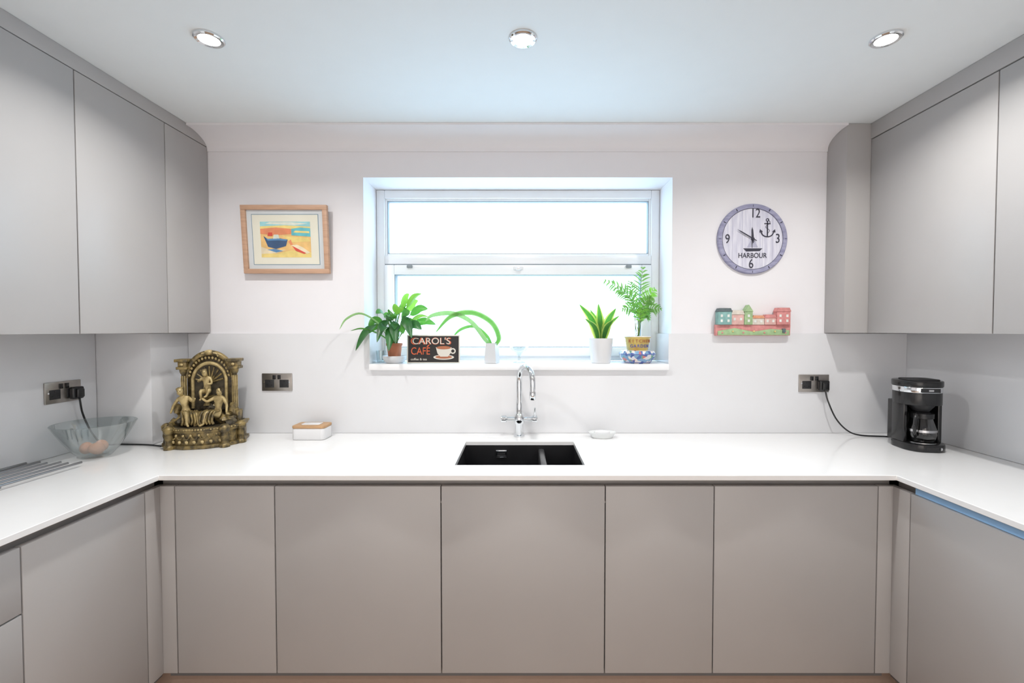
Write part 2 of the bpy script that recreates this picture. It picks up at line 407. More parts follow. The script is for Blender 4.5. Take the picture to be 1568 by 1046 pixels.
for i in range(1,9):
    a=PI*i/8; pts.append(Vector((tx,ty,1.165))+d*(R-R*math.cos(a))+Vector((0,0,R*math.sin(a))))
pts.append(pts[-1]+Vector((0,0,-.04))); 
b.tube(pts,.0130,M_chrome,70,16)
e=pts[-1]; b.lathe([(0,-.034),(.012,-.034),(.0148,-.030),(.0148,0),(.013,.004)],M_chrome,tuple(e))
b.done()

# ------------------------------------------------------------------ framed picture
b=B('framed_picture'); b.M=Matrix.Translation((-1.104,-.034,1.826))@Matrix.Rotation(.080,4,'X')
W,Hh=.405,.318
def fr(w,h,t,ya,yb,m,bev=.002):
    b.box(-w/2,w/2,ya,yb,h/2-t,h/2,m,bev); b.box(-w/2,w/2,ya,yb,-h/2,-h/2+t,m,bev)
    b.box(-w/2,-w/2+t,ya,yb,-h/2+t,h/2-t,m,bev); b.box(w/2-t,w/2,ya,yb,-h/2+t,h/2-t,m,bev)
fr(W,Hh,.022,-.012,.010,M_frame)
M_mount=pmat('mount_card',(.66,.70,.72),.8); M_cream=pmat('cream_card',(.80,.78,.66),.8); M_line=pmat('mount_line',(.20,.30,.38),.8)
b.box(-W/2+.018,W/2-.018,.0,.006,-Hh/2+.018,Hh/2-.018,M_mount)
b.box(-.158,.158,-.0008,.0,-.118,.118,M_line); b.box(-.155,.155,-.0012,.0,-.115,.115,M_cream)
aw,ah=.236,.166
C=lambda n,c,v=.2: pmat('paint_'+n,c,.8,var=v,scale=25)
pc={k:C(k,v) for k,v in dict(sky=(.35,.68,.72),yel=(.92,.72,.25),cor=(.85,.30,.14),sea=(.15,.55,.62),sand=(.90,.58,.22),navy=(.04,.10,.22),cream=(.9,.78,.55),red=(.7,.08,.05),pale=(.75,.80,.70),blue=(.12,.30,.55)).items()}
def ap(pts,k,m): b.poly([((u-.5)*aw,(v-.5)*ah) for u,v in pts],-.0016-k*.0003,pc[m])
ap([(0,0),(1,0),(1,1),(0,1)],0,'sand')
ap([(0,.86),(1,.84),(1,1),(0,1)],1,'sky'); ap([(.1,.94),(.7,.9),(.95,.95),(.6,.99),(.2,.99)],2,'pale')
ap([(0,.78),(.55,.80),(1,.78),(1,.86),(.5,.90),(0,.87)],2,'yel')
ap([(0,.66),(.3,.62),(.62,.66),(.62,.8),(.3,.84),(0,.80)],3,'cor')
ap([(.62,.62),(1,.58),(1,.82),(.8,.84),(.62,.80)],3,'sea'); ap([(.66,.70),(.98,.68),(.98,.73),(.7,.75)],4,'yel')
ap([(0,.0),(1,.0),(1,.14),(.6,.20),(.3,.10),(0,.16)],1,'yel'); ap([(0,.30),(.2,.2),(.5,.22),(.3,.12),(0,.1)],2,'cream')
ap([(.45,.60),(.95,.55),(1,.45),(.6,.42)],2,'yel')
ap([(.06,.60),(.14,.52),(.36,.54),(.54,.50),(.50,.32),(.30,.24),(.14,.30)],5,'navy'); ap([(.10,.56),(.14,.52),(.36,.53),(.53,.50),(.52,.47),(.34,.48),(.14,.47)],6,'blue')
ap([(.14,.60),(.24,.60),(.24,.70),(.16,.70)],6,'red'); ap([(.25,.52),(.38,.52),(.36,.64),(.27,.64)],6,'pale')
ap([(.12,.22),(.28,.24),(.44,.18),(.30,.14)],4,'blue')
ap([(.60,.34),(.72,.24),(.92,.10),(.98,.14),(.84,.28),(.72,.36)],5,'cream'); ap([(.62,.33),(.74,.24),(.90,.12),(.86,.10),(.70,.18)],6,'red')
ap([(.55,.44),(.60,.34),(.64,.36),(.60,.50)],5,'cor')
b.box(-W/2+.022,W/2-.022,-.0075,-.0065,-Hh/2+.022,Hh/2-.022,M_glass)
b.done()

# ------------------------------------------------------------------ clock
b=B('round_clock'); b.M=Matrix.Translation((1.116,-.001,1.834))
M_rim=pmat('clock_rim',(.36,.36,.50),.6,col2=(.25,.25,.38),scale=20,stretch=(1,1,5))
M_face=pmat('clock_face_planks',(.74,.74,.82),.6,col2=(.56,.56,.67),scale=8,stretch=(8,1,1))
M_ink=pmat('clock_ink',(.03,.03,.05),.6); M_plank=pmat('plank_line',(.42,.42,.54),.7)
R=.167
b.lathe([(0,0),(R,0),(R,.010),(R-.004,.014),(R-.020,.014),(R-.022,.010),(0,.010)],M_rim,seg=72,axis='Y')
b.disc(0,0,R-.0225,-.0106,M_face,72)
for x in (-.096,-.048,0,.048,.096):
    hh=math.sqrt((R-.024)**2-x*x); b.poly([(x-.0007,-hh),(x+.0007,-hh),(x+.0007,hh),(x-.0007,hh)],-.0109,M_plank)
b.disc(0,0,R-.022,-.0110,M_ink,72,R-.0235)
for i in range(12):
    a=PI/2-i*PI/6; ca,sa=math.cos(a),math.sin(a); r0,r1=R-.017,R-.005; w=.0022
    if i%3==0: r0=R-.015; w=.0012
    b.poly([(ca*r0-sa*w,sa*r0+ca*w),(ca*r0+sa*w,sa*r0-ca*w),(ca*r1+sa*w,sa*r1-ca*w),(ca*r1-sa*w,sa*r1+ca*w)],-.0144,M_ink)
yt=-.0115
for t,x,z in (('12',.012,.120),('3',.120,-.0),('6',-.006,-.120),('9',-.120,-.002)): b.text(t,.062,M_ink,(x,yt,z),sxx=.78,ext=.001)
b.text('HARBOUR',.034,M_ink,(0,yt,-.080),sxx=.86,ext=.001)
ax,az=.070,.052; 
b.box(ax-.0026,ax+.0026,yt-.0008,yt,az-.040,az+.032,M_ink); b.box(ax-.015,ax+.015,yt-.0008,yt,az+.018,az+.0225,M_ink)
b.disc(ax,az+.038,.008,yt-.0004,M_ink,20,.0045)
b.tube([(ax-.032,yt,az-.016),(ax-.021,yt,az-.035),(ax,yt,az-.042),(ax+.021,yt,az-.035),(ax+.032,yt,az-.016)],.0028,M_ink,20,6)
for sg in (-1,1): b.poly([(ax+sg*.036,az-.006),(ax+sg*.022,az-.018),(ax+sg*.038,az-.022)],yt-.0015,M_ink)
b.tube([(ax+.002,yt,az+.04),(ax+.012,yt,az+.025),(ax-.008,yt,az+.005),(ax+.010,yt,az-.012),(ax-.002,yt,az-.03)],.0011,M_ink,24,5)
b.poly([(-.045,-.045),(.048,-.045),(.034,-.058),(-.030,-.060)],yt,M_ink)
b.poly([(-.004,-.042),(-.001,-.042),(-.001,.02),(-.004,.02)],yt,M_ink); b.poly([(.0,-.04),(.026,-.04),(.0,.012)],yt,M_plank); b.poly([(-.006,-.04),(-.026,-.04),(-.006,.0)],yt,M_plank)
def hand(ang,l,w,y):
    ca,sa=math.cos(ang),math.sin(ang)
    P=[(-.02,w*.5),(0,w),(l*.75,w*.9),(l,0),(l*.75,-w*.9),(0,-w),(-.02,-w*.5)]
    Q=[(ca*u-sa*v,sa*u+ca*v) for u,v in P]; b.prismY(Q,y,y-.0012,M_ink)
hand(math.radians(150),.088,.0028,-.017); hand(math.radians(95),.055,.0038,-.0155)
b.lathe([(0,.020),(.006,.019),(.007,.010)],M_ink,seg=20,axis='Y')
b.done()

# ------------------------------------------------------------------ row of houses ornament
b=B('wooden_houses_plaque'); b.M=Matrix.Translation((1.114,-.0115,1.424))
def pm(n,c): return pmat('house_'+n,c,.7,var=.18,scale=60)
H_teal=pm('teal',(.25,.46,.44));H_dt=pm('dark_roof',(.12,.16,.17));H_pink=pm('pink',(.74,.46,.42));H_cor=pm('coral',(.68,.28,.27));H_lt=pm('pale',(.72,.66,.58));H_gr=pm('green',(.36,.52,.28));H_org=pm('orange',(.72,.34,.20)); H_w=pm('window',(.80,.82,.78)); H_y=pm('yellow',(.75,.6,.25))
def house(x0,x1,z0,z1,m,roof,mr,dpt=.03,rt='gable'):
    b.box(x0,x1,-dpt,0,z0,z1,m,.0015); xm=(x0+x1)/2
    if rt=='gable': b.prismY([(x0-.002,z1),(x1+.002,z1),(xm,z1+roof)],-dpt-.002,0,mr)
    else: b.prismY([(x0-.002,z1),(x1+.002,z1),(x1-.006,z1+roof),(x0+.006,z1+roof)],-dpt-.002,0,mr)
    w=(x1-x0)
    nw=max(1,int(w/.024))
    for i in range(nw):
        cx=x0+w*(i+.5)/nw
        for cz in ([z0+(z1-z0)*.68,z0+(z1-z0)*.3] if z1-z0>.05 else [z0+(z1-z0)*.55]):
            b.box(cx-.005,cx+.005,-dpt-.001,-dpt,cz-.006,cz+.006,H_w)
house(-.172,-.108,.0,.062,H_teal,.016,H_dt,.034,'hip')
house(-.107,-.047,.0,.048,H_pink,.020,H_lt,.028,'hip')
house(-.046,-.008,.0,.062,H_gr,.032,H_gr,.032)
house(-.007,.050,.0,.030,H_lt,.014,H_org,.026,'hip')
house(.051,.105,.0,.032,H_pink,.016,H_cor,.028,'hip')
house(.106,.170,.0,.062,H_cor,.018,H_cor,.034,'hip')
b.prismY([(-.178,-.052),(.176,-.052),(.178,0),(-.178,0)],-.022,0,H_cor,.002)
b.prismY([(-.170,-.050),(.170,-.050),(.170,-.026),(.08,-.020),(0,-.034),(-.09,-.016),(-.170,-.030)],-.027,-.022,H_gr,.001)
for i,x in enumerate((-.15,-.10,-.05,.0,.05,.10,.15)): b.blob((x,-.029,-.038+(.006 if i%2 else 0)),(.005,.003,.005),H_y if i%2 else H_cor,sub=1)
b.box(.135,.150,-.032,-.020,-.038,-.018,H_dt,.002)
b.done()

# ------------------------------------------------------------------ coffee maker
b=B('coffee_maker'); b.M=Matrix.Translation((1.688,-.282,.9005))@Matrix.Rotation(math.radians(-8),4,'Z')@Matrix.Diagonal((.76,.80,.985,1))
def rrect(w,d,r,n=8,cy=0):
    P=[]
    for cx,cyy,a0 in ((w/2-r,d/2-r,0),(-w/2+r,d/2-r,90),(-w/2+r,-d/2+r,180),(w/2-r,-d/2+r,270)):
        for i in range(n+1):
            a=math.radians(a0+90*i/n); P.append((cx+r*math.cos(a),cyy+r*math.sin(a)+cy))
    return P
b.prism(rrect(.198,.215,.075),0,.030,M_blackp,.004)
b.prism(rrect(.190,.075,.02,cy=.068),.029,.20,M_blackp,.003)
b.prism(rrect(.202,.190,.080,cy=.012),.190,.245,M_blackp,.003)
b.prism(rrect(.205,.195,.082,cy=.012),.243,.266,M_chrome,.0015)
b.prism(rrect(.210,.202,.085,cy=.012),.266,.292,M_blackp,.005)
b.prism(rrect(.150,.13,.03,cy=.0),.291,.298,M_blackm,.003)
b.box(-.045,.045,-.090,-.085,.246,.263,M_blackm); b.box(-.012,.012,-.0915,-.0895,.251,.258,M_steel)
for sx in (-1,1): b.box(sx*.096,sx*.075,-.035,.06,.028,.194,M_blackp,.006)
b.lathe([(0,.02),(.035,.02),(.058,.045),(.062,.063),(0,.063)],M_blackm,(0,-.02,.142))
b.lathe([(0,0),(.066,0),(.066,.004),(0,.006)],M_steel,(0,-.02,.030))
b.lathe([(0,.001),(.052,.001),(.062,.008),(.068,.030),(.066,.055),(.055,.085),(.050,.100)],M_carafe,(0,-.022,.035),48)
b.lathe([(.0675,.0),(.069,.0),(.069,.010),(.0675,.010)],M_steel,(0,-.022,.078),48)
b.lathe([(.052,0),(.055,0),(.056,.020),(.045,.026),(0,.028)],M_blackp,(0,-.022,.134),40)
b.tube([(-.045,-.055,.150),(-.075,-.095,.150),(-.088,-.108,.125),(-.085,-.103,.085),(-.062,-.075,.065)],.008,M_blackp,24,10,flat=1.3)
b.box(-.03,.03,-.1085,-.1065,.010,.020,M_blackm); b.lathe([(0,.003),(.006,.003),(.006,0)],M_steel,(.045,-.102,.015),16,axis='Y')
b.done()

# ------------------------------------------------------------------ butter dish, soap dish
b=B('butter_dish')
b.M=Matrix.Translation((-.957,-.105,.9005))
b.prism(rrect(.148,.095,.016),0,.052,M_white,.004); b.prism(rrect(.150,.097,.016),.0525,.064,M_bamboo,.002); b.prism(rrect(.085,.05,.01),.0642,.067,M_white,.001)
b.done()
b=B('soap_dish'); b.M=Matrix.Translation((.385,-.10,.9005))
b.lathe([(0,0),(.045,0),(.050,.004),(.053,.012),(.062,.022),(.064,.026),(.060,.026),(.050,.016),(.040,.012),(0,.010)],M_soap,sx=1,sy=.65)
b.lathe([(0,.035),(.02,.034),(.036,.028),(.038,.020),(.03,.013),(0,.0125)],M_white,sx=1,sy=.6)
b.done()

# ------------------------------------------------------------------ glass bowl with eggs
b=B('glass_bowl_of_eggs'); b.M=Matrix.Translation((-1.672,-.415,.9005))@Matrix.Diagonal((.82,.82,.95,1))
b.lathe([(0,.002),(.050,.002),(.055,0),(.060,.004),(.085,.030),(.115,.070),(.140,.110),(.156,.137),(.159,.140),(.157,.142),(.153,.139),(.136,.110),(.110,.072),(.080,.034),(.050,.010),(0,.008)],M_glassb,seg=64)
def egg(x,y,z,rz,tilt):
    M0=b.M.copy(); b.M=M0@Matrix.Translation((x,y,z))@Matrix.Rotation(rz,4,'Z')@Matrix.Rotation(tilt,4,'X')@Matrix.Scale(1.15,4)
    b.lathe([(0,-.026),(.010,-.0245),(.018,-.018),(.0215,-.006),(.021,.004),(.0175,.015),(.011,.024),(.005,.028),(0,.029)],M_egg,seg=24); b.M=M0
egg(-.028,-.018,.038,.4,1.5); egg(.026,-.022,.038,-.5,1.4); egg(.0,.032,.038,1.2,1.5)
b.done()

# ------------------------------------------------------------------ wire rack
M_rack=pmat('dark_steel_wire',(.30,.30,.31),.3,.9,var=.1)
b=B('wire_cooling_rack')
for i,(x0,x1) in enumerate(((-1.80,-1.79),(-1.765,-1.752),(-1.73,-1.714),(-1.695,-1.676),(-1.66,-1.638),(-1.625,-1.600))):
    b.tube([(x0,-1.10,.916),(x1,-.56+.012*(i%2),.916)],.0042,M_rack,4,8)
for y in (-1.06,-.80): b.tube([(-1.81,y,.9095),(-1.61,y,.9095)],.0034,M_rack,4,8)
for x in (-1.79,-1.63):
    for y in (-1.06,-.80): b.tube([(x,y,.9095),(x,y,.9005)],.004,M_rack,3,8)
b.done()

# ------------------------------------------------------------------ fountain statue
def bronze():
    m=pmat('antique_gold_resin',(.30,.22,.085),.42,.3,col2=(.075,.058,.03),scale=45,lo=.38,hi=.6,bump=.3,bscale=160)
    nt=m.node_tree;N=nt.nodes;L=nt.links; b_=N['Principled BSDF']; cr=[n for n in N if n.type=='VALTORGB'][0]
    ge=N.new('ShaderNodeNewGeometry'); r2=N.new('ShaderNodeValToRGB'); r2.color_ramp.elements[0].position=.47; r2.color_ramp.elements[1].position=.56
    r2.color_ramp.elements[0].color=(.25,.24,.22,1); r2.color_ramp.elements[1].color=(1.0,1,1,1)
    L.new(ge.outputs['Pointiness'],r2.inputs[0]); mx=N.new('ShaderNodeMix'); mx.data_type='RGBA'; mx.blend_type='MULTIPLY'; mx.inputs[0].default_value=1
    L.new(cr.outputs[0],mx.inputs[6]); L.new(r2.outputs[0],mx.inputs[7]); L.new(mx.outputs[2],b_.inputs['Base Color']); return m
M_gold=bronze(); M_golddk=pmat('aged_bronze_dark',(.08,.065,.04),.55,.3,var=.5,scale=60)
M_goldlt=pmat('aged_gold_light',(.54,.42,.20),.42,.25,col2=(.26,.19,.08),scale=50,lo=.3,hi=.6)
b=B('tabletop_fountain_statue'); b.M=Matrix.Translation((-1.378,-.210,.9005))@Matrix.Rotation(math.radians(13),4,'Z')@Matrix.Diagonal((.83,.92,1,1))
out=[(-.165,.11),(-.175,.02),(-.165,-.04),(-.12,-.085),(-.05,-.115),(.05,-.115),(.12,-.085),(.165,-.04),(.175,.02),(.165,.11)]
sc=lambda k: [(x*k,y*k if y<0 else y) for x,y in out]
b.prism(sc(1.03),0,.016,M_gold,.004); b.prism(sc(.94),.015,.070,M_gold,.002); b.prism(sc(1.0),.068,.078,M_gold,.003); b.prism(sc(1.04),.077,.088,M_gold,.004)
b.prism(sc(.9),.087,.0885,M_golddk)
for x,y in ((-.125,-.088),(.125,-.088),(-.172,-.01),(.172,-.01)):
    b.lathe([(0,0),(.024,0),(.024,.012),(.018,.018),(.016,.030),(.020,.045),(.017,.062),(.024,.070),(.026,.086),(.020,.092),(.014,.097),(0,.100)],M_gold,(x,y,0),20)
for k in range(7):
    t=-.105+k*.035; yy=-.113+abs(t)**2*2.4
    b.tube([(t-.016,yy,.058),(t-.008,yy-.004,.046),(t,yy-.005,.042),(t+.008,yy-.004,.046),(t+.016,yy,.058)],.0035,M_gold,12,6)
    b.blob((t-.017,yy-.002,.058),(.006,.005,.006),M_goldlt,sub=1); b.blob((t,yy-.004,.030),(.008,.005,.008),M_goldlt,.2,1)
for k in range(26):
    t=k/25; x=-.16+.32*t; yy=-.118+abs(x)**2*2.6
    b.blob((x,yy-.003,.082),(.0058,.005,.0045),M_goldlt,sub=1)
def arch(r,zc,zb,n=20): return [(-r,zb),]+[(-r*math.cos(PI*i/n),zc+r*math.sin(PI*i/n)) for i in range(n+1)]+[(r,zb)]
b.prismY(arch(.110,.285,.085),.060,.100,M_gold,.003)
b.prismY(arch(.078,.270,.14),.055,.0605,M_golddk)
P=[(-.080*math.cos(PI*i/16),.052,.270+.080*math.sin(PI*i/16)) for i in range(17)]
b.tube([(-.080,.052,.15)]+P+[(.080,.052,.15)],.008,M_goldlt,60,8)
P=[(-.110*math.cos(PI*i/16),.062,.285+.110*math.sin(PI*i/16)) for i in range(17)]
b.tube(P,.013,M_gold,50,10); 
for i in range(1,18):
    a=PI*i/18; b.blob((-.096*math.cos(a),.050,.279+.096*math.sin(a)),(.0065,.006,.0065),M_goldlt,sub=1)
for i in range(9):
    a=PI*(i+.5)/9; b.tube([(0,.054,.262),(-.068*math.cos(a),.050,.268+.068*math.sin(a))],.004,M_gold,6,6)
b.blob((0,.05,.398),(.020,.012,.012),M_goldlt,.2); 
for sx in (-1,1):
    b.tube([(sx*.018,.055,.395),(sx*.034,.055,.392),(sx*.044,.055,.380)],.006,M_goldlt,10,8)
    x=sx*.122
    b.box(x-.022,x+.022,.03,.095,.085,.135,M_gold,.003)
    b.lathe([(.018,0),(.018,.008),(.012,.014),(.013,.05),(.012,.14),(.011,.165),(.017,.175),(.020,.190),(0,.190)],M_gold,(x,.052,.135),16)
    for k in range(8):
        a=2*PI*k/8; b.tube([(x+.0125*math.cos(a),.052+.0125*math.sin(a),.15),(x+.0118*math.cos(a),.052+.0118*math.sin(a),.295)],.0026,M_goldlt,3,5)
    b.box(x-.026,x+.026,.028,.095,.324,.336,M_gold,.002); b.box(x-.020,x+.020,.034,.092,.335,.358,M_gold,.002); b.box(x-.032,x+.030,.022,.097,.357,.370,M_gold,.003)
    b.blob((x,.03,.346),(.009,.005,.008),M_goldlt,sub=1)
for i in range(26):
    x=random.uniform(-.135,.135); y=random.uniform(-.055,.05); z=.092+max(0,.07*(1-abs(x)/.14))*(.4+.6*(y+.06)/.11)
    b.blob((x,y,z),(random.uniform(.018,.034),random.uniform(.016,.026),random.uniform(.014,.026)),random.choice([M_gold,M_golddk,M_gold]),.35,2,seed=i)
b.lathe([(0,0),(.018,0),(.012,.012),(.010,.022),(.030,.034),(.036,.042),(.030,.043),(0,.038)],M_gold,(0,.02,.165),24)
def figure(T,J):
    names=['pel','spi','che','nec','hea','shL','elL','haL','shR','elR','haR','hiL','knL','anL','ftL','hiR','knR','anR','ftR']
    rad=dict(pel=.0155,spi=.0125,che=.0165,nec=.006,hea=.0115,shL=.0085,elL=.0058,haL=.0045,shR=.0085,elR=.0058,haR=.0045,hiL=.012,knL=.0085,anL=.0052,ftL=.0045,hiR=.012,knR=.0085,anR=.0052,ftR=.0045)
    E=[('pel','spi'),('spi','che'),('che','nec'),('nec','hea'),('che','shL'),('shL','elL'),('elL','haL'),('che','shR'),('shR','elR'),('elR','haR'),('pel','hiL'),('hiL','knL'),('knL','anL'),('anL','ftL'),('pel','hiR'),('hiR','knR'),('knR','anR'),('anR','ftR')]
    b.skin([(*J[n],rad[n]) for n in names],[(names.index(a),names.index(c)) for a,c in E],M_goldlt,T)
    h=Vector(J['hea']); n=Vector(J['nec']); u=(h-n).normalized(); c=h+u*.004
    M0=b.M.copy(); b.M=b.M@T
    b.blob(tuple(c),(.0125,.0135,.0155),M_goldlt); b.blob(tuple(c+u*.005+Vector((0,.006,0))),(.0145,.0125,.014),M_gold,.25,2)
    b.blob(tuple(c+Vector((0,-.0135,-.001))),(.002,.003,.003),M_goldlt,sub=1); b.blob(tuple(c+u*.012+Vector((0,.012,0))),(.006,.006,.006),M_gold,.2,1)
    for sx in (-1,1): b.blob(tuple(c+Vector((sx*.0048,-.0118,.003))),(.0022,.0015,.0014),M_golddk,sub=1)
    b.M=M0
sit=dict(pel=(0,0,0),spi=(-.004,0,.026),che=(-.010,-.003,.056),nec=(-.014,-.006,.074),hea=(-.018,-.012,.086),
 shL=(-.030,-.002,.064),elL=(-.050,-.008,.036),haL=(-.056,-.020,.008),shR=(.012,-.004,.063),elR=(.036,-.020,.050),haR=(.050,-.034,.066),
 hiL=(-.012,-.010,-.002),knL=(.020,-.048,.014),anL=(.026,-.056,-.030),ftL=(.038,-.068,-.036),hiR=(.014,-.008,.0),knR=(.052,-.036,.008),anR=(.066,-.040,-.034),ftR=(.078,-.052,-.040))
figure(Matrix.Translation((-.072,-.030,.135))@Matrix.Scale(1.12,4),sit)
figure(Matrix.Translation((.070,-.028,.132))@Matrix.Rotation(-.25,4,'Z')@Matrix.Diagonal((-1.12,1.12,1.12,1)),sit)
cher=dict(pel=(0,0,0),spi=(.003,0,.022),che=(.0,-.002,.046),nec=(-.002,-.004,.062),hea=(-.004,-.010,.074),
 shL=(-.020,0,.054),elL=(-.036,-.010,.040),haL=(-.024,-.026,.050),shR=(.019,0,.052),elR=(.030,-.014,.030),haR=(.014,-.030,.030),
 hiL=(-.010,-.008,-.004),knL=(-.016,-.034,.0),anL=(-.012,-.036,-.034),ftL=(-.014,-.048,-.038),hiR=(.012,-.006,-.004),knR=(.026,-.030,.006),anR=(.014,-.040,-.022),ftR=(.006,-.050,-.026))
figure(Matrix.Translation((.0,.020,.232))@Matrix.Scale(1.0,4),cher)
for sx in (-1,1):
    for k in range(5):
        x=sx*(.085-k*.014); b.tube([(x,-.045,.150),(x-sx*.012,-.075,.146),(x-sx*.02,-.082,.115),(x-sx*.014,-.080,.098)],.0058,M_gold,14,7)
    b.blob((sx*.128,.0,.155),(.018,.016,.026),M_gold,.3,2,seed=40+sx)
b.done()

# ------------------------------------------------------------------ sill plants
SZ=1.2365
G1=leafmat('leaf_green',(.085,.28,.05),(.04,.16,.025)); G2=leafmat('leaf_dark',(.035,.15,.035),(.02,.09,.025),.2); G3=leafmat('leaf_light',(.24,.50,.09),(.13,.37,.055),.4); G4=leafmat('leaf_yellow_edge',(.50,.58,.16),(.35,.50,.10),.4)
G5=leafmat('leaf_strap_pale',(.30,.50,.24),(.18,.40,.15),.25); G7=leafmat('leaf_strap_green',(.15,.38,.09),(.09,.28,.06),.25); M_stem=pmat('plant_stem',(.16,.26,.07),.6); G6=leafmat('palm_leaf',(.16,.36,.09),(.10,.26,.06),.35)
b=B('potted_houseplant')
px,py=-.613,.035
b.lathe([(0,0),(.038,0),(.052,.012),(.058,.030),(.056,.036),(.048,.030),(0,.016)],M_pot,(px,py,SZ))
b.lathe([(0,.017),(.028,.017),(.036,.085),(.040,.086),(.040,.098),(.036,.098),(.034,.085)],M_terra,(px,py,SZ)); b.lathe([(0,.088),(.034,.086)],M_soil,(px,py,SZ))
cz=SZ+.09
tips=[(-.765,-.075,1.300,.060,G2),(-.71,-.06,1.42,.042,G1),(-.67,-.07,1.475,.044,G1),(-.725,-.02,1.38,.028,G1),(-.60,-.10,1.46,.050,G1),(-.55,-.09,1.50,.050,G3),(-.52,-.05,1.47,.050,G1),(-.50,-.02,1.42,.050,G1),
(-.56,.07,1.52,.046,G1),(-.62,.10,1.49,.046,G1),(-.68,.10,1.46,.04,G1),(-.44,.0,1.50,.044,G1),(-.42,-.02,1.455,.042,G3),(-.50,.06,1.545,.046,G3),(-.47,.0,1.575,.040,G3),(-.535,.02,1.575,.038,G3),(-.58,-.08,1.40,.050,G2),(-.54,-.08,1.38,.045,G1),(-.64,-.10,1.39,.045,G2),(-.66,-.09,1.34,.040,G2),(-.57,-.1,1.335,.05,G2),(-.41,.05,1.425,.040,G1),(-.46,-.05,1.40,.045,G2),(-.50,-.08,1.36,.045,G2),(-.60,-.11,1.30,.045,G2),(-.63,.0,1.44,.045,G2)]
for tx_,ty_,tz_,w,m in tips:
    b0=Vector((px+random.uniform(-.012,.012),py+random.uniform(-.012,.012),cz)); tp=Vector((tx_,ty_,tz_))
    dv=tp-b0; mid=b0+dv*.45+Vector((0,0,.05+.02*random.random())); 
    if tz_<1.37: mid.z+=.055
    q=b0.lerp(mid,.55)+Vector((0,0,.015))
    b.tube([b0,q,mid],.0018,M_stem,10,6)
    m2=(mid+tp)/2+Vector((0,0,.018))
    b.leaf([mid,m2,tp],w,m,side='face' if random.random()<.6 else (dv.cross(Vector((0,0,1)))+Vector((.05*random.uniform(-1,1),0,.06))),n=12)
b.leaf([(px,py,cz),(-.66,-.03,1.42),(-.74,-.06,1.475),(-.80,-.09,1.45),(-.83,-.10,1.40)],.010,G5,side='face',strap=True,n=24)
b.leaf([(px,py,cz),(-.67,-.03,1.38),(-.74,-.05,1.405),(-.79,-.07,1.395)],.008,G1,side='face',strap=True,n=24)
b.done()
b=B('cafe_sign'); b.M=Matrix.Translation((-.414,-.008,SZ+.001))@Matrix.Rotation(-.05,4,'X')
M_signb=pmat('sign_black',(.010,.009,.009),.45); M_signw=pmat('sign_cream',(.66,.63,.56),.5); M_signr=pmat('sign_orange',(.66,.12,.04),.5)
b.box(-.128,.128,0,.010,0,.138,M_signw,.001); b.box(-.122,.122,-.0008,0,.006,.132,M_signb)
b.text("CAROL'S",.048,M_signr,(-.012,-.0016,.106),sxx=1.05); b.text("CAROL'S",.043,M_signw,(-.010,-.0024,.1065),sxx=1.09)
b.text("CAFE",.050,M_signr,(-.062,-.0016,.058),sxx=.80); b.poly([(-.034,.080),(-.026,.080),(-.018,.090),(-.024,.090)],-.002,M_signr)
b.poly([(.050+.050*math.cos(a),.030+.050*math.sin(a)*.24) for a in [2*PI*i/30 for i in range(30)]],-.0012,M_signw)
b.poly([(.050+.040*math.cos(a),.031+.040*math.sin(a)*.20) for a in [2*PI*i/30 for i in range(30)]],-.0016,M_terra)
b.poly([(.012,.078),(.088,.078),(.082,.048),(.070,.033),(.034,.033),(.020,.048)],-.0020,M_signw)
b.disc(.094,.060,.014,-.0018,M_signw,20,.008); b.poly([(.050+.035*math.cos(a),.076+.008*math.sin(a)) for a in [2*PI*i/24 for i in range(24)]],-.0026,M_terra)
b.text("coffee & tea",.016,M_signw,(-.07,-.0016,.020))
b.done()
b=B('potted_strap_leaf_plant')
b.M=Matrix.Translation((-.133,.030,SZ))@Matrix.Rotation(.5,4,'Z')
b.lathe([(0,.001),(.042,.001),(.034,.098),(.031,.098),(.034,.08),(0,.078)],M_pot,seg=4); b.lathe([(0,.082),(.031,.080)],M_soil,seg=4)
b.M=Matrix.Identity(4)
zz=SZ+.08
b.leaf([(-.125,.03,zz),(-.100,.02,1.36),(-.135,0,1.435),(-.225,-.01,1.481),(-.330,0,1.463),(-.41,.02,1.384)],.028,G7,G5,side='face',n=40,strap=True,fold=.15)
b.leaf([(-.138,.03,zz),(-.165,.02,1.35),(-.230,0,1.435),(-.320,.0,1.478),(-.42,.02,1.470),(-.46,.03,1.44)],.024,G5,side='face',n=40,strap=True,fold=.15)
b.leaf([(-.130,.03,zz),(-.16,.04,1.37),(-.22,.04,1.415),(-.29,.05,1.40),(-.34,.06,1.35)],.016,G7,side='face',n=40,strap=True,fold=.15)
b.done()
b=B('glass_dish'); b.lathe([(0,.0),(.030,.0),(.030,.003),(.006,.008),(.005,.03),(.020,.045),(.040,.062),(.046,.078),(.044,.078),(.036,.062),(0,.046)],M_glassb,(0,.06,SZ),40); b.done()
b=B('glass_tumbler'); b.lathe([(0,.0),(.020,.0),(.025,.06),(.0235,.06),(.019,.004),(0,.004)],M_glassb,(-.69,.07,SZ),32); b.done()
b=B('potted_snake_plant')
px,py=.402,.04
b.lathe([(0,0),(.044,0),(.048,.004),(.060,.118),(.062,.122),(.057,.122),(.055,.108),(0,.106)],M_white,(px,py,SZ),48); b.lathe([(0,.1085),(.054,.1065)],M_soil,(px,py,SZ))
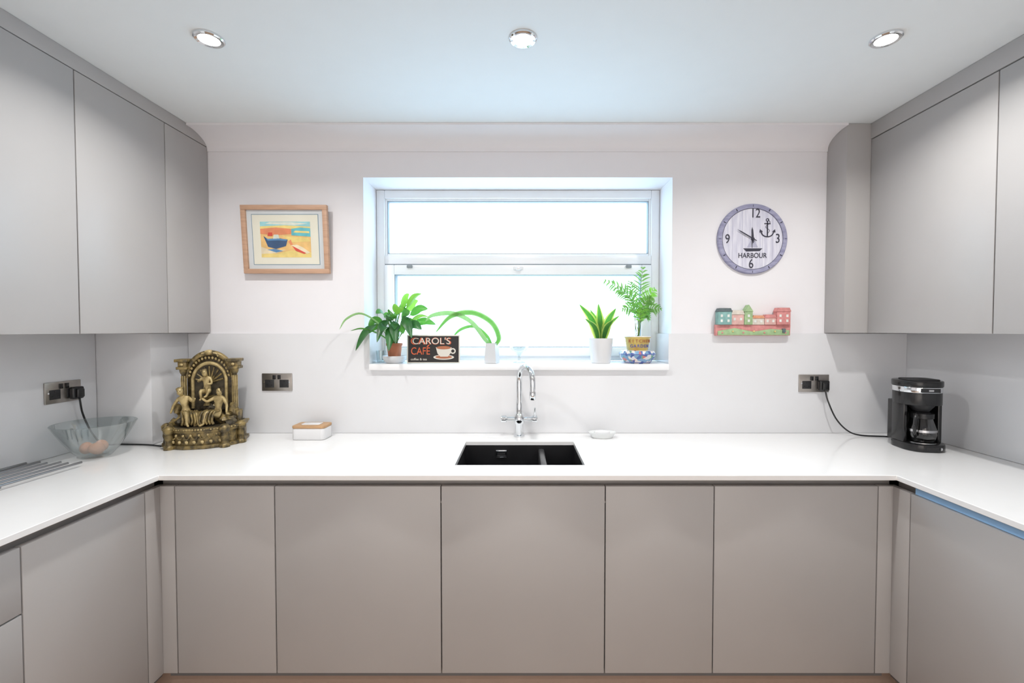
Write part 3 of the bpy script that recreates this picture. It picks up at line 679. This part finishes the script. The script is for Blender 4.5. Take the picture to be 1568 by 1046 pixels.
for (x,y,z,w,cx) in ((.292,.02,1.525,.042,-.03),(.316,-.01,1.455,.032,-.02),(.35,.05,1.50,.030,0),(.385,.02,1.528,.038,.0),(.41,.05,1.48,.034,.01),(.468,.0,1.505,.042,.03),(.455,-.02,1.45,.034,.02),(.49,.02,1.47,.026,.02)):
    bs=Vector((px+cx*.5,py,SZ+.105)); tp=Vector((x,y,z)); md_=bs.lerp(tp,.5)+Vector((-(x-px)*.15,0,.015))
    b.leaf([bs,md_,tp],w,G1,G4,side=(.9,-.3,-.2*(x-px)*10),n=16,fold=.2)
b.done()
b=B('potted_parlour_palm')
px,py=.583,.045
def pattern():
    m=pmat('painted_ceramic',(.8,.8,.8),.2); nt=m.node_tree;N=nt.nodes;L=nt.links
    vo=N.new('ShaderNodeTexVoronoi'); vo.inputs['Scale'].default_value=60; tc=N.new('ShaderNodeTexCoord'); L.new(tc.outputs['Object'],vo.inputs['Vector'])
    cr=N.new('ShaderNodeValToRGB'); cr.color_ramp.interpolation='CONSTANT'
    els=[(0,(.08,.14,.38)),(.28,(.68,.68,.72)),(.5,(.20,.36,.55)),(.65,(.58,.18,.18)),(.76,(.74,.68,.63)),(.92,(.15,.35,.25))]
    while len(cr.color_ramp.elements)<len(els): cr.color_ramp.elements.new(.5)
    for e,(p,c) in zip(cr.color_ramp.elements,els): e.position=p; e.color=(*c,1)
    sp=N.new('ShaderNodeSeparateColor'); L.new(vo.outputs['Color'],sp.inputs[0]); L.new(sp.outputs[0],cr.inputs[0]); L.new(cr.outputs[0],N['Principled BSDF'].inputs['Base Color']); return m
M_pat=pattern(); M_yel=pmat('yellow_glaze',(.72,.55,.15),.3,var=.2,scale=30); M_blu=pmat('blue_glaze',(.10,.12,.38),.3)
b.lathe([(0,0),(.060,0),(.064,.004),(.082,.026),(.088,.046),(.080,.060),(.060,.064),(0,.060)],M_pat,(px,py,SZ),56)
b.lathe([(.0885,-.0015),(.0895,0),(.0885,.0015)],M_blu,(px,py,SZ+.046),56); b.lathe([(.0655,-.002),(.0675,0),(.0655,.002)],M_blu,(px,py,SZ+.006),56)
b.lathe([(0,0),(.046,0),(.050,.006),(.060,.060),(.066,.068),(.064,.072),(.056,.068),(.054,.056),(0,.056)],M_yel,(px,py,SZ+.060),48); b.lathe([(0,.058),(.055,.0565)],M_soil,(px,py,SZ+.060))
b.lathe([(.0648,0),(.0668,.003),(.0655,.006)],M_white,(px,py,SZ+.127),48)
for row,(txt,zz_,r) in enumerate((("KITCHEN",.108,.0590),("GARDEN",.084,.0550))):
    for i,t in enumerate(txt):
        a=-PI/2+(i-(len(txt)-1)/2)*.30
        M0=b.M.copy(); b.M=Matrix.Translation((px+r*math.cos(a),py+r*math.sin(a),SZ+zz_))@Matrix.Rotation(a+PI/2,4,'Z'); b.text(t,.022,M_blu if row else M_terra,(0,-.001,0),ext=.0012); b.M=M0
def frond(tip,arch=.05,nl=13,ll=.062,m=G3):
    b0=Vector((px+random.uniform(-.01,.01),py,SZ+.115)); tp=Vector(tip); mid=b0.lerp(tp,.55)+Vector((-(tp.x-b0.x)*.25,0,arch))
    P=catmull([b0,mid,tp],30); b.tube([b0,mid,tp],.0015,M_stem,20,5,rr=lambda u:.0018*(1-.7*u))
    for k in range(nl):
        u=.35+.62*k/(nl-1); i=int(u*30); p=P[i]; t=(P[min(i+1,30)]-P[i-1]).normalized()
        sd=t.cross(Vector((0,-1,.25))).normalized(); l=ll*math.sin(PI*(.22+.68*k/(nl-1)))
        for sg in (-1,1):
            e=p+(sd*sg*.8+t*.6).normalized()*l+Vector((0,random.uniform(-.008,.008),-.014*random.random()))
            b.leaf([p,(p+e)/2+Vector((0,0,.004)),e],.0062,m,side=t+Vector((0,.4,0)),n=6,fold=.2)
for tip,a,l in (((.605,.03,1.705),.02,.06),((.55,.07,1.64),.03,.05),((.455,-.02,1.600),.05,.05),((.40,-.05,1.635),.05,.05),((.66,.02,1.60),.04,.05),((.675,-.03,1.50),.06,.045),((.49,-.04,1.50),.06,.05),((.625,-.06,1.55),.05,.05),((.645,.05,1.47),.05,.045),((.585,-.05,1.49),.05,.045)):
    frond(tip,a,12,l,random.choice([G3,G6,G6]))
b.done()

# ------------------------------------------------------------------ world & portals
w=bpy.data.worlds.new('overcast_sky'); scene.world=w; w.use_nodes=True
N=w.node_tree.nodes; L=w.node_tree.links; bg=N['Background']
tc=N.new('ShaderNodeTexCoord'); sp=N.new('ShaderNodeSeparateXYZ'); L.new(tc.outputs['Generated'],sp.inputs[0])
mr=N.new('ShaderNodeMapRange'); mr.inputs['From Min'].default_value=-.6; mr.inputs['From Max'].default_value=.6; L.new(sp.outputs['Y'],mr.inputs['Value'])
mx=N.new('ShaderNodeMix'); mx.data_type='RGBA'; L.new(mr.outputs[0],mx.inputs[0])
mx.inputs[6].default_value=(2.95,2.7,2.5,1); mx.inputs[7].default_value=(2.9,4.4,5.7,1)
L.new(mx.outputs[2],bg.inputs[0]); bg.inputs[1].default_value=1
def portal(name,loc,rx,sx,sy):
    l=bpy.data.lights.new(name,'AREA'); l.shape='RECTANGLE'; l.size=sx; l.size_y=sy; l.cycles.is_portal=True
    o=bpy.data.objects.new(name,l); o.location=loc; o.rotation_euler=(rx,0,0); scene.collection.objects.link(o)
portal('window_portal',(-.006,.268,1.67),-PI/2,1.48,.92)
portal('fill_door_portal',(0,YB-.19,1.05),PI/2,2.6,2.1)

# ------------------------------------------------------------------ camera
cd=bpy.data.cameras.new('camera'); cam=bpy.data.objects.new('camera',cd); scene.collection.objects.link(cam)
cam.location=(0,-2.2,1.4); cam.rotation_euler=(PI/2-math.radians(1.48),0,0); cd.lens=16; cd.sensor_width=36; cd.shift_x=-.007; cd.clip_start=.01
scene.camera=cam
